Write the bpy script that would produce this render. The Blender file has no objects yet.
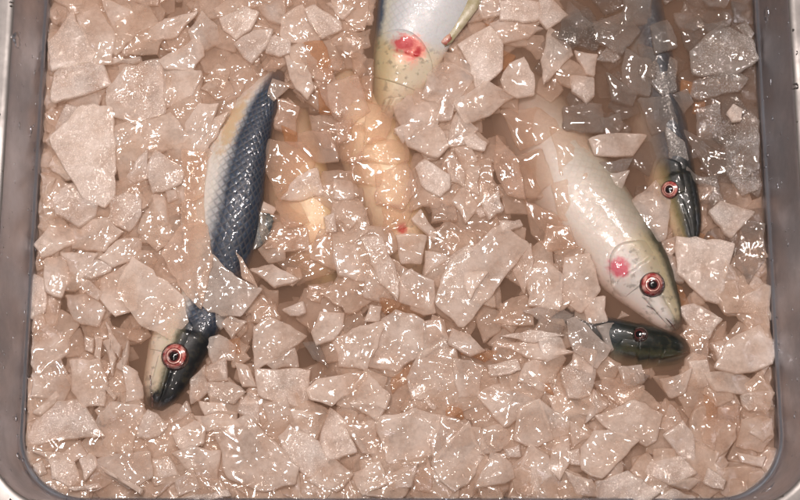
import bpy, bmesh, math, random
from mathutils import Vector, Matrix, noise
from mathutils.bvhtree import BVHTree

random.seed(11)
SC = bpy.context.scene
COL = SC.collection
R = math.radians

# ------------------------------------------------------------------ camera
TILT = R(13.0); DIST = 1.0; LENS = 67.5
cam_d = bpy.data.cameras.new("camera"); cam = bpy.data.objects.new("camera", cam_d); COL.objects.link(cam)
cam_d.lens = LENS; cam_d.sensor_width = 36; cam_d.clip_start = 0.01; cam_d.clip_end = 50
CP = Vector((0, -math.sin(TILT) * DIST, math.cos(TILT) * DIST))
cam.location = CP; cam.rotation_euler = (TILT, 0, 0)
SC.camera = cam
RIGHT = Vector((1, 0, 0)); UPV = Vector((0, math.cos(TILT), math.sin(TILT))); FWD = Vector((0, math.sin(TILT), -math.cos(TILT)))
K = 36.0 / LENS / 800.0

def at(px, py, z=0.0):
    """the point of the photograph's pixel on the horizontal plane z"""
    d = FWD + RIGHT * ((px - 400) * K) + UPV * ((250 - py) * K)
    return CP + d * ((z - CP.z) / d.z)

def to_px(p):
    v = p - CP; w = v.dot(FWD)
    return 400 + v.dot(RIGHT) / w / K, 250 - v.dot(UPV) / w / K

# ------------------------------------------------------------------ helpers
def mesh_obj(name, verts, faces, mat, parent=None, loc=None, smooth=True, uv=None, mats=None, fm=None):
    me = bpy.data.meshes.new(name)
    me.from_pydata([tuple(v) for v in verts], [], faces)
    for m in (mats or [mat]): me.materials.append(m)
    if smooth: me.polygons.foreach_set("use_smooth", [True] * len(me.polygons))
    if fm: me.polygons.foreach_set("material_index", fm)
    if uv:
        l = me.uv_layers.new(name="UVMap")
        for lp in me.loops: l.data[lp.index].uv = uv[lp.vertex_index]
    me.update()
    o = bpy.data.objects.new(name, me); COL.objects.link(o)
    if parent: o.parent = parent
    if loc is not None: o.location = loc
    return o

def tag(o, label=None, cat=None, group=None, kind=None):
    if label: o["label"] = label
    if cat: o["category"] = cat
    if group: o["group"] = group
    if kind: o["kind"] = kind
    return o

class NT:
    """small node-tree writer"""
    def __init__(s, name):
        s.m = bpy.data.materials.new(name); s.m.use_nodes = True
        s.t = s.m.node_tree; s.t.nodes.clear()
        s.out = s.t.nodes.new("ShaderNodeOutputMaterial")
    def n(s, typ, **kw):
        nd = s.t.nodes.new(typ)
        for k, v in kw.items(): setattr(nd, k, v)
        return nd
    def link(s, a, b): s.t.links.new(a, b)
    def put(s, sock, v):
        if isinstance(v, bpy.types.NodeSocket): s.link(v, sock)
        else: sock.default_value = v
    def math(s, op, a, b=0.0, c=None, clamp=False):
        nd = s.n("ShaderNodeMath", operation=op, use_clamp=clamp)
        s.put(nd.inputs[0], a); s.put(nd.inputs[1], b)
        if c is not None: s.put(nd.inputs[2], c)
        return nd.outputs[0]
    def smooth(s, v, a, b, lo=0.0, hi=1.0):
        nd = s.n("ShaderNodeMapRange", interpolation_type='SMOOTHSTEP')
        s.put(nd.inputs[0], v); s.put(nd.inputs[1], a); s.put(nd.inputs[2], b); s.put(nd.inputs[3], lo); s.put(nd.inputs[4], hi)
        return nd.outputs[0]
    def mix(s, f, a, b, mode='MIX'):
        nd = s.n("ShaderNodeMix", data_type='RGBA', blend_type=mode)
        s.put(nd.inputs[0], f); s.put(nd.inputs[6], c4(a)); s.put(nd.inputs[7], c4(b))
        return nd.outputs[2]
    def ramp(s, v, stops):
        nd = s.n("ShaderNodeValToRGB"); s.link(v, nd.inputs[0])
        e = nd.color_ramp.elements
        while len(e) < len(stops): e.new(0.5)
        for i, (p, c) in enumerate(stops): e[i].position = p; e[i].color = c4(c)
        return nd.outputs[0]
    def noise(s, vec, scale, detail=2.0, rough=0.5, out=0):
        nd = s.n("ShaderNodeTexNoise"); nd.inputs["Scale"].default_value = scale
        nd.inputs["Detail"].default_value = detail; nd.inputs["Roughness"].default_value = rough
        if vec is not None: s.link(vec, nd.inputs["Vector"])
        return nd.outputs[out]
    def bump(s, h, strength, dist, normal=None):
        nd = s.n("ShaderNodeBump"); nd.inputs["Strength"].default_value = strength; nd.inputs["Distance"].default_value = dist
        s.link(h, nd.inputs["Height"])
        if normal is not None: s.link(normal, nd.inputs["Normal"])
        return nd.outputs[0]

def c4(c):
    if isinstance(c, bpy.types.NodeSocket): return c
    return (c[0], c[1], c[2], 1.0) if len(c) == 3 else c

# ------------------------------------------------------------------ materials
def ice_material(name, base, opac, frost, grain_bump, ripple=1.0, rough=0.075):
    """milky ice in melt water: each face lets part of the light straight through, scatters the rest on and back, and carries a wet film"""
    t = NT(name)
    geo_n = t.n("ShaderNodeNewGeometry"); geo = geo_n.outputs["Position"]
    inf = t.n("ShaderNodeObjectInfo").outputs["Random"]
    cloud = t.noise(geo, 60, 4, 0.62)
    fine = t.noise(geo, 330, 3, 0.65)
    patch = t.smooth(t.noise(geo, 38, 3, 0.6), 0.62 - 0.30 * frost, 0.80 - 0.30 * frost)
    vor = t.n("ShaderNodeTexVoronoi", feature='F1'); vor.inputs["Scale"].default_value = 880
    t.link(geo, vor.inputs["Vector"])
    tint = t.mix(t.smooth(cloud, 0.3, 0.72), [c * k for c, k in zip(base, (0.97, 0.93, 0.89))], base)
    tint = t.mix(t.math('MULTIPLY', inf, 0.6), tint, [c * k for c, k in zip(base, (0.95, 0.86, 0.79))])
    crystal_sparkle = t.math("MULTIPLY", patch, t.smooth(vor.outputs["Distance"], 0.42, 0.12))
    tint = t.mix(t.math("MULTIPLY", crystal_sparkle, 0.6), tint, (0.93, 0.86, 0.81))  # white frost specks, with the sparkle of the grains painted in
    d = t.n("ShaderNodeBsdfDiffuse"); t.link(tint, d.inputs[0])
    nb = t.bump(t.noise(geo, 150, 3, 0.55), 0.4, 0.0014); t.link(nb, d.inputs["Normal"])
    tl = t.n("ShaderNodeBsdfTranslucent"); t.link(tint, tl.inputs[0])
    md = t.n("ShaderNodeMixShader"); md.inputs[0].default_value = 0.42
    t.link(d.outputs[0], md.inputs[1]); t.link(tl.outputs[0], md.inputs[2])
    tr = t.n("ShaderNodeBsdfTransparent"); tr.inputs[0].default_value = (0.985, 0.945, 0.91, 1)
    # cloudier in veins, towards the rims and where frost sits
    lw = t.n("ShaderNodeLayerWeight"); lw.inputs[0].default_value = 0.35
    o = t.math('MULTIPLY', opac, t.smooth(t.math('ADD', t.math('MULTIPLY', cloud, 0.7), t.math('MULTIPLY', fine, 0.3)), 0.32, 0.68, 0.62, 1.35))
    o = t.math('MULTIPLY', o, t.smooth(inf, 0.0, 1.0, 0.75, 1.25))
    o = t.math('ADD', o, t.math('MULTIPLY', lw.outputs["Facing"], 0.14))
    o = t.math('ADD', o, t.math('MULTIPLY', crystal_sparkle, 0.35), clamp=True)
    mx = t.n("ShaderNodeMixShader")
    t.link(o, mx.inputs[0]); t.link(tr.outputs[0], mx.inputs[1]); t.link(md.outputs[0], mx.inputs[2])
    # the wet film
    grains = t.math('MULTIPLY', vor.outputs["Distance"], patch)
    wave = t.math('ADD', t.noise(geo, 70 if ripple < 1.4 else 45, 1, 0.4), t.math('MULTIPLY', t.noise(geo, 200, 0, 0.4), 0.07))
    wave = t.math('MULTIPLY', wave, t.smooth(t.noise(geo, 30, 1, 0.5), 0.42, 0.60, 0.08, 1.3))
    n1 = t.bump(wave, 1.0, 0.0032 * ripple)
    n2 = t.bump(t.math('MULTIPLY', grains, -1.0), grain_bump * frost, 0.00035, n1)
    g = t.n("ShaderNodeBsdfGlossy"); g.inputs["Color"].default_value = (1, 1, 1, 1)
    t.link(t.math('ADD', rough, t.math('MULTIPLY', patch, 0.04)), g.inputs["Roughness"]); t.link(n2, g.inputs["Normal"])
    fr = t.n("ShaderNodeFresnel"); fr.inputs["IOR"].default_value = 1.55; t.link(n1, fr.inputs["Normal"])
    front = t.math('SUBTRACT', 1.0, geo_n.outputs["Backfacing"])
    mg = t.n("ShaderNodeMixShader")
    t.link(t.math('MULTIPLY', t.math('MINIMUM', fr.outputs[0], 0.5), front), mg.inputs[0]); t.link(mx.outputs[0], mg.inputs[1]); t.link(g.outputs[0], mg.inputs[2])
    t.link(mg.outputs[0], t.out.inputs["Surface"])
    return t.m

ICE = {
    's': ice_material("milky_ice", (0.95, 0.865, 0.81), 0.47, 0.35, 0.6),
    'f': ice_material("frosted_ice", (0.94, 0.865, 0.82), 0.50, 1.00, 1.0),
    'g': ice_material("grey_wet_ice", (0.50, 0.48, 0.47), 0.36, 0.90, 1.0, 1.5, 0.05),
    'w': ice_material("wet_grey_smooth_ice", (0.40, 0.37, 0.355), 0.32, 0.25, 0.5, 1.7, 0.05),
    'v': ice_material("very_clear_ice", (0.90, 0.73, 0.62), 0.16, 0.30, 0.5),
    'c': ice_material("clear_ice", (0.90, 0.75, 0.66), 0.28, 0.30, 0.5),
    'a': ice_material("amber_gap_tone", (0.66, 0.36, 0.18), 0.28, 0.1, 0.4),  # added flakes; the warm dark of the gaps is put into their colour
    'b': ice_material("thin_blueish_ice", (0.76, 0.70, 0.67), 0.40, 0.2, 0.4),
}
BED = ice_material("bed_ice", (0.84, 0.725, 0.645), 0.42, 0.35, 0.5)

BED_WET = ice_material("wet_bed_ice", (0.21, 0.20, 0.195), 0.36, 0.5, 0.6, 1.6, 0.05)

def fish_material(name, ramp, head, L, G, u_head, spots=(), scale_amt=1.0, scale_top=0.56, head_edge=0.03):
    t = NT(name)
    uvn = t.n("ShaderNodeUVMap"); uvn.uv_map = "UVMap"
    sep = t.n("ShaderNodeSeparateXYZ"); t.link(uvn.outputs[0], sep.inputs[0])
    U, V = sep.outputs[0], sep.outputs[1]
    geo = t.n("ShaderNodeNewGeometry").outputs["Position"]
    nz = t.noise(geo, 70, 4, 0.6); nf = t.noise(geo, 500, 3, 0.6); nm = t.noise(geo, 190, 3, 0.6)
    Vn = t.math('ADD', V, t.math('MULTIPLY', t.math('SUBTRACT', nz, 0.5), 0.10))
    Vn = t.math('ADD', Vn, t.math('MULTIPLY', t.math('SUBTRACT', nm, 0.5), 0.08))
    body = t.ramp(Vn, ramp)
    # scale rows
    wob = t.math('MULTIPLY', t.math('SUBTRACT', nz, 0.5), 0.55)
    p = t.math('ADD', t.math('MULTIPLY', U, L / 0.0058), wob)
    q = t.math('ADD', t.math('MULTIPLY', V, G / 0.0062), t.math('MULTIPLY', wob, 0.6))
    def lattice(off):
        a = t.math('FRACT', t.math('ADD', t.math('ADD', p, q), off)); b = t.math('FRACT', t.math('ADD', t.math('SUBTRACT', p, q), off))
        a = t.math('ABSOLUTE', t.math('SUBTRACT', a, 0.5)); b = t.math('ABSOLUTE', t.math('SUBTRACT', b, 0.5))
        return t.math('MAXIMUM', a, b)
    lat = lattice(0.0)
    line = t.smooth(t.math('ADD', lat, t.math('MULTIPLY', t.math('SUBTRACT', nf, 0.5), 0.16)), 0.24, 0.50)
    ca = t.math('FLOOR', t.math('ADD', p, q)); cb = t.math('FLOOR', t.math('SUBTRACT', p, q))
    wn = t.n("ShaderNodeTexWhiteNoise", noise_dimensions='2D')
    cx = t.n("ShaderNodeCombineXYZ"); t.link(ca, cx.inputs[0]); t.link(cb, cx.inputs[1]); t.link(cx.outputs[0], wn.inputs["Vector"])
    sm = t.math('MULTIPLY', t.smooth(V, scale_top, scale_top - 0.16), t.smooth(U, u_head, u_head + 0.03))
    sm = t.math('MULTIPLY', sm, t.math('MULTIPLY', scale_amt, t.smooth(nz, 0.34, 0.58, 0.35, 1.0)))
    per = t.math('MULTIPLY', t.math('MULTIPLY', wn.outputs[0], sm), 0.38)
    body = t.mix(per, body, (0.055, 0.08, 0.125))
    body = t.mix(t.math('MULTIPLY', t.math('MULTIPLY', line, sm), 0.66), body, (0.006, 0.008, 0.012))
    faint = t.math('MULTIPLY', t.smooth(V, 0.68, 0.46), t.smooth(U, u_head, u_head + 0.03))
    body = t.mix(t.math('MULTIPLY', t.math('MULTIPLY', line, faint), 0.22 * scale_amt), body, (0.16, 0.15, 0.15))
    body = t.mix(t.math('MULTIPLY', t.math('MULTIPLY', t.smooth(nf, 0.45, 0.7), t.smooth(V, 0.40, 0.50)), 0.22), body, (0.34, 0.33, 0.32))
    # head skin
    hd = t.ramp(Vn, head)
    hd = t.mix(t.math('MULTIPLY', t.smooth(nm, 0.52, 0.68), 0.45), hd, (0.045, 0.038, 0.02))
    hm = t.smooth(t.math('ADD', U, t.math('MULTIPLY', t.math('SUBTRACT', nz, 0.5), 0.05)), u_head + head_edge, u_head - head_edge)
    colr = t.mix(hm, body, hd)
    for (u0, v0, ru, rv, c) in spots:
        du = t.math('DIVIDE', t.math('SUBTRACT', U, u0), ru); dv = t.math('DIVIDE', t.math('SUBTRACT', V, v0), rv)
        d = t.math('SQRT', t.math('ADD', t.math('MULTIPLY', du, du), t.math('MULTIPLY', dv, dv)))
        d = t.math('ADD', d, t.math('MULTIPLY', t.math('SUBTRACT', nm, 0.5), 1.5))
        colr = t.mix(t.smooth(d, 1.15, 0.35), colr, c)
    b = t.n("ShaderNodeBsdfPrincipled")
    t.link(colr, b.inputs["Base Color"])
    b.inputs["Metallic"].default_value = 0.08
    t.link(t.smooth(nm, 0.3, 0.7, 0.34, 0.52), b.inputs["Roughness"]); b.inputs["Specular IOR Level"].default_value = 0.3
    b.inputs["Coat Weight"].default_value = 0.55; b.inputs["Coat Roughness"].default_value = 0.05; b.inputs["Coat IOR"].default_value = 1.36
    b.inputs["Subsurface Weight"].default_value = 0.12; b.inputs["Subsurface Scale"].default_value = 0.002
    h = t.math('ADD', t.math('MULTIPLY', t.math('MULTIPLY', lat, sm), -1.2), t.math('MULTIPLY', nm, 0.6))
    n1 = t.bump(h, 0.38, 0.0010)
    n2 = t.bump(t.noise(geo, 230, 1, 0.5), 0.22, 0.0012, n1)
    t.link(n1, b.inputs["Normal"]); t.link(n2, b.inputs["Coat Normal"])
    t.link(b.outputs[0], t.out.inputs["Surface"])
    return t.m

def plain(name, col, rough=0.3, metal=0.0, coat=0.0, nscale=0, ncol=None, bump=0.0):
    t = NT(name)
    b = t.n("ShaderNodeBsdfPrincipled")
    geo = t.n("ShaderNodeNewGeometry").outputs["Position"]
    if nscale:
        nz = t.noise(geo, nscale, 4, 0.6)
        t.link(t.mix(t.smooth(nz, 0.35, 0.68), col, ncol), b.inputs["Base Color"])
        if bump: t.link(t.bump(nz, bump, 0.001), b.inputs["Normal"])
    else: b.inputs["Base Color"].default_value = c4(col)
    b.inputs["Roughness"].default_value = rough; b.inputs["Metallic"].default_value = metal
    b.inputs["Coat Weight"].default_value = coat; b.inputs["Coat Roughness"].default_value = 0.03
    t.link(b.outputs[0], t.out.inputs["Surface"])
    return t.m

EYE_RED = plain("eye_red", (0.34, 0.035, 0.035), 0.15, 0, 1.0, 300, (0.66, 0.34, 0.29))
EYE_PALE = plain("eye_pale_ring", (0.72, 0.42, 0.36), 0.2, 0.2, 1.0)
EYE_DARK = plain("eye_dark_ring", (0.05, 0.018, 0.015), 0.2, 0, 1.0)
EYE_MAROON = plain("eye_maroon", (0.16, 0.03, 0.03), 0.15, 0, 1.0)
PUPIL = plain("pupil_black", (0.006, 0.005, 0.006), 0.08, 0, 1.0)
ct = NT("wet_cornea")
cg = ct.n("ShaderNodeBsdfGlossy"); cg.inputs["Roughness"].default_value = 0.07
ctr = ct.n("ShaderNodeBsdfTransparent"); cfr = ct.n("ShaderNodeFresnel"); cfr.inputs["IOR"].default_value = 1.5; cmx = ct.n("ShaderNodeMixShader")
cgeo = ct.n("ShaderNodeNewGeometry")
cg.inputs["Color"].default_value = (1, 1, 1, 1)
ct.link(ct.bump(ct.noise(cgeo.outputs["Position"], 240, 2, 0.5), 0.5, 0.0008), cg.inputs["Normal"])
ct.link(cfr.outputs[0], cmx.inputs[0]); ct.link(ctr.outputs[0], cmx.inputs[1]); ct.link(cg.outputs[0], cmx.inputs[2]); ct.link(cmx.outputs[0], ct.out.inputs["Surface"])
CORNEA = ct.m
MOUTH = plain("mouth_dark", (0.035, 0.015, 0.013), 0.25, 0, 1.0, 500, (0.09, 0.035, 0.03))
FIN_DARK = plain("fin_dark", (0.05, 0.055, 0.06), 0.3, 0, 0.8, 400, (0.14, 0.13, 0.11), 0.5)
FIN_OLIVE = plain("fin_olive", (0.27, 0.23, 0.12), 0.3, 0, 0.5, 120, (0.44, 0.38, 0.29), 0.3)

def steel(name, base, rough, spots):
    t = NT(name)
    geo = t.n("ShaderNodeNewGeometry").outputs["Position"]
    mp = t.n("ShaderNodeMapping"); t.link(geo, mp.inputs[0]); mp.inputs["Scale"].default_value = (1, 0.06, 1)
    br = t.noise(mp.outputs[0], 600, 3, 0.6)
    sm = t.noise(geo, 26, 5, 0.6)
    wv = t.n("ShaderNodeVectorMath", operation='ADD'); wsc = t.n("ShaderNodeVectorMath", operation='SCALE'); wsc.inputs["Scale"].default_value = 0.006
    t.link(t.noise(geo, 160, 2, 0.5, out=1), wsc.inputs[0]); t.link(geo, wv.inputs[0]); t.link(wsc.outputs[0], wv.inputs[1])
    def beads(scale, keep_share, lim):
        dr = t.n("ShaderNodeTexVoronoi", feature='F1'); dr.inputs["Scale"].default_value = scale; t.link(wv.outputs[0], dr.inputs["Vector"])
        sc = t.n("ShaderNodeSeparateColor"); t.link(dr.outputs["Color"], sc.inputs[0])
        size = t.math('MULTIPLY', sc.outputs[1], lim)
        return t.math('MULTIPLY', t.smooth(t.math('SUBTRACT', dr.outputs["Distance"], size), 0.0, -0.16), t.math('GREATER_THAN', sc.outputs[0], 1.0 - keep_share))
    b = t.n("ShaderNodeBsdfPrincipled")
    col = t.mix(t.smooth(sm, 0.3, 0.7), base, [c * 0.72 for c in base])
    t.link(col, b.inputs["Base Color"]); b.inputs["Metallic"].default_value = 1.0
    t.link(t.math('ADD', t.smooth(sm, 0.3, 0.75, rough - 0.06, rough + 0.12), t.math('MULTIPLY', br, 0.08)), b.inputs["Roughness"])
    # water beads left on the metal
    bead = t.math('MAXIMUM', t.math('MAXIMUM', beads(120, spots, 0.42), beads(280, spots * 1.6, 0.40)), t.math('MULTIPLY', beads(60, spots * 0.5, 0.45), 1.0))
    n1 = t.bump(br, 0.10, 0.0006); n2 = t.bump(bead, 1.0, 0.0025, n1)
    t.link(n2, b.inputs["Normal"])
    t.link(bead, b.inputs["Coat Weight"]); b.inputs["Coat Roughness"].default_value = 0.04; t.link(n2, b.inputs["Coat Normal"])
    t.link(b.outputs[0], t.out.inputs["Surface"])
    return t.m

STEEL = steel("brushed_steel", (0.50, 0.53, 0.60), 0.34, 0.09)
STEEL_RIM = steel("rim_steel", (0.34, 0.32, 0.31), 0.45, 0.06)

# ------------------------------------------------------------------ pan, counter, water
xl = (at(50, 0).x + at(25, 400).x) / 2; xr = (at(755, 0).x + at(775, 400).x) / 2
yb = at(400, 499).y; yt = yb + 0.56
CX, CY = (xl + xr) / 2, (yb + yt) / 2; HX, HY = (xr - xl) / 2, (yt - yb) / 2
RAD = 0.042

def rrect(z, grow, rad, n=14):
    hx, hy = HX + grow, HY + grow; pts = []
    for cx, cy, a0 in ((hx - rad, hy - rad, 0), (-hx + rad, hy - rad, 90), (-hx + rad, -hy + rad, 180), (hx - rad, -hy + rad, 270)):
        for i in range(n + 1):
            a = R(a0 + 90 * i / n)
            pts.append(Vector((CX + cx + rad * math.cos(a), CY + cy + rad * math.sin(a), z)))
    return pts

def loft(rings, cap_first=False, cap_last=False):
    n = len(rings[0]); v = [p for r in rings for p in r]; f = []
    for k in range(len(rings) - 1):
        for i in range(n):
            j = (i + 1) % n
            f.append((k * n + i, k * n + j, (k + 1) * n + j, (k + 1) * n + i))
    if cap_first: f.append(tuple(reversed(range(n))))
    if cap_last: f.append(tuple(range((len(rings) - 1) * n, len(rings) * n)))
    return v, f

ZB = -0.062
pan = bpy.data.objects.new("steel_pan", None); COL.objects.link(pan); pan.location = (CX, CY, ZB)
tag(pan, "deep rectangular stainless steel pan with rounded corners holding fish and ice", "pan")
off = Vector((CX, CY, ZB))
# the wall inside, with an added step shaped to make the bright line at the water's edge
v, f = loft([rrect(ZB, -0.030, 0.03), rrect(ZB, -0.014, RAD), rrect(ZB + 0.004, -0.009, RAD), rrect(-0.004, -0.0010, RAD), rrect(0.0015, -0.0004, RAD),
             rrect(0.0040, 0.0000, RAD), rrect(0.0046, 0.0012, RAD), rrect(0.0054, 0.0018, RAD), rrect(0.0070, 0.0022, RAD), rrect(0.053, 0.0072, RAD + .005), rrect(0.0555, 0.0085, RAD + .006)], cap_first=True)
w = mesh_obj("wall", [p - off for p in v], [tuple(reversed(q)) for q in f], STEEL, pan)
v, f = loft([rrect(0.0555, 0.0085, RAD + .006), rrect(0.0572, 0.0100, RAD + .0075), rrect(0.0575, 0.0125, RAD + .010), rrect(0.0575, 0.043, RAD + .036), rrect(0.0555, 0.046, RAD + .039), rrect(0.052, 0.047, RAD + .04),
             rrect(0.052, 0.045, RAD + .038), rrect(0.053, 0.0115, RAD + .008), rrect(ZB, -0.003, RAD), rrect(ZB-0.0015, -0.006, RAD)], cap_last=True)
mesh_obj("rim", [p - off for p in v], [tuple(reversed(q)) for q in f], STEEL_RIM, pan)

cm = plain("counter_steel", (0.16, 0.15, 0.15), 0.5, 1.0, 0, 14, (0.11, 0.10, 0.10))
cz = ZB - 0.004
tag(mesh_obj("counter", [(-0.9, -0.8, cz), (0.9, -0.8, cz), (0.9, 1.0, cz), (-0.9, 1.0, cz)], [(0, 1, 2, 3)], cm, smooth=False), kind="structure")

wt = NT("cloudy_water")
vs = wt.n("ShaderNodeVolumePrincipled")
vs.inputs["Color"].default_value = (0.86, 0.60, 0.455, 1); vs.inputs["Density"].default_value = 85.0
vs.inputs["Absorption Color"].default_value = (0.0, 0.0, 0.0, 1)
vs.inputs["Anisotropy"].default_value = 0.2
wt.link(vs.outputs[0], wt.out.inputs["Volume"])
v, f = loft([rrect(ZB + 0.001, -0.0155, RAD), rrect(ZB + 0.006, -0.0105, RAD), rrect(0.0032, -0.0010, RAD)], True, True)
tag(mesh_obj("water", v, [tuple(reversed(q)) for q in f] if False else f, wt.m, smooth=False), kind="structure")

# ------------------------------------------------------------------ fish
def cat(vals, t):
    n = len(vals) - 1; x = max(0.0, min(1.0, t)) * n; i = min(int(x), n - 1); u = x - i
    p0, p1, p2, p3 = vals[max(i - 1, 0)], vals[i], vals[i + 1], vals[min(i + 2, n)]
    return 0.5 * ((2 * p1) + (p2 - p0) * u + (2 * p0 - 5 * p1 + 4 * p2 - p3) * u * u + (3 * p1 - p0 - 3 * p2 + p3) * u ** 3)

class Fish:
    """ctrl rows: px, py (photo), half depth in px, z of the axis in mm; nose first, tail last. side: +1 if the back lies to the right of nose->tail seen from above."""
    def __init__(s, ctrl, side, roll, thick=0.52, groove=None):
        s.P = [at(x, y, z / 1000) for x, y, w_, z in ctrl]; s.W = [w_ * K for x, y, w_, z in ctrl]
        s.side, s.roll, s.thick, s.groove = side, R(roll), thick, groove
        # arc-length table
        N = 200; d = [0.0]; pp = cat(s.P, 0)
        for i in range(1, N + 1):
            q = cat(s.P, i / N); d.append(d[-1] + (q - pp).length); pp = q
        s.L = d[-1]; s.tab = d; s.N = N
    def t_of(s, u):
        x = u * s.L; lo = 0
        for i in range(1, s.N + 1):
            if s.tab[i] >= x: lo = i; break
        else: return 1.0
        a, b = s.tab[lo - 1], s.tab[lo]
        return (lo - 1 + (x - a) / max(b - a, 1e-9)) / s.N
    def frame(s, u):
        t = s.t_of(u); c = cat(s.P, t); T = (cat(s.P, min(t + .01, 1)) - cat(s.P, max(t - .01, 0))).normalized()
        side = T.cross(Vector((0, 0, 1))).normalized() * s.side
        up = Vector((0, 0, 1)) - T * T.z; up.normalize()
        D = side * math.cos(s.roll) + up * math.sin(s.roll); Nn = up * math.cos(s.roll) - side * math.sin(s.roll)
        return c, T, D, Nn, max(cat(s.W, t), 0.0012)
    def S(s, u, a, off=0.0):
        c, T, D, Nn, w = s.frame(u)
        th = s.thick * (1.18 if u < 0.2 else 1.0)
        ca, sa = math.cos(a), math.sin(a)
        x = w * ca; y = w * th * sa * (1.0 + 0.10 * ca)
        if ca < 0: y *= (1 - 0.16 * ca * ca)
        r = Vector((x, y)); ln = r.length
        if s.groove:
            am, um = s.groove
            ab = abs(math.atan2(math.sin(a), math.cos(a)))
            g = math.exp(-((ab - (am + 0.9 * u / um * 0.35)) / 0.075) ** 2) * max(0, min(1, (um - u) / 0.02))
            ln2 = ln - 0.0011 * g
            r = r * (ln2 / max(ln, 1e-9))
        return c + D * (r.x + off * ca) + Nn * (r.y + off * sa)
    def normal(s, u, a):
        du = s.S(min(u + .004, 1), a) - s.S(max(u - .004, 0), a); da = s.S(u, a + .03) - s.S(u, a - .03)
        n = du.cross(da).normalized(); c = s.frame(u)[0]
        return n if n.dot(s.S(u, a) - c) > 0 else -n
    def locate(s, px, py, umax=1.0):
        best = None
        for i in range(1, 90):
            u = umax * i / 90
            for j in range(-40, 41):
                a = j / 40 * math.pi
                p = s.S(u, a)
                if (p - s.frame(u)[0]).z < 0: continue
                x, y = to_px(p); d = (x - px) ** 2 + (y - py) ** 2
                if best is None or d < best[0]: best = (d, u, a)
        return best[1], best[2]

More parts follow.
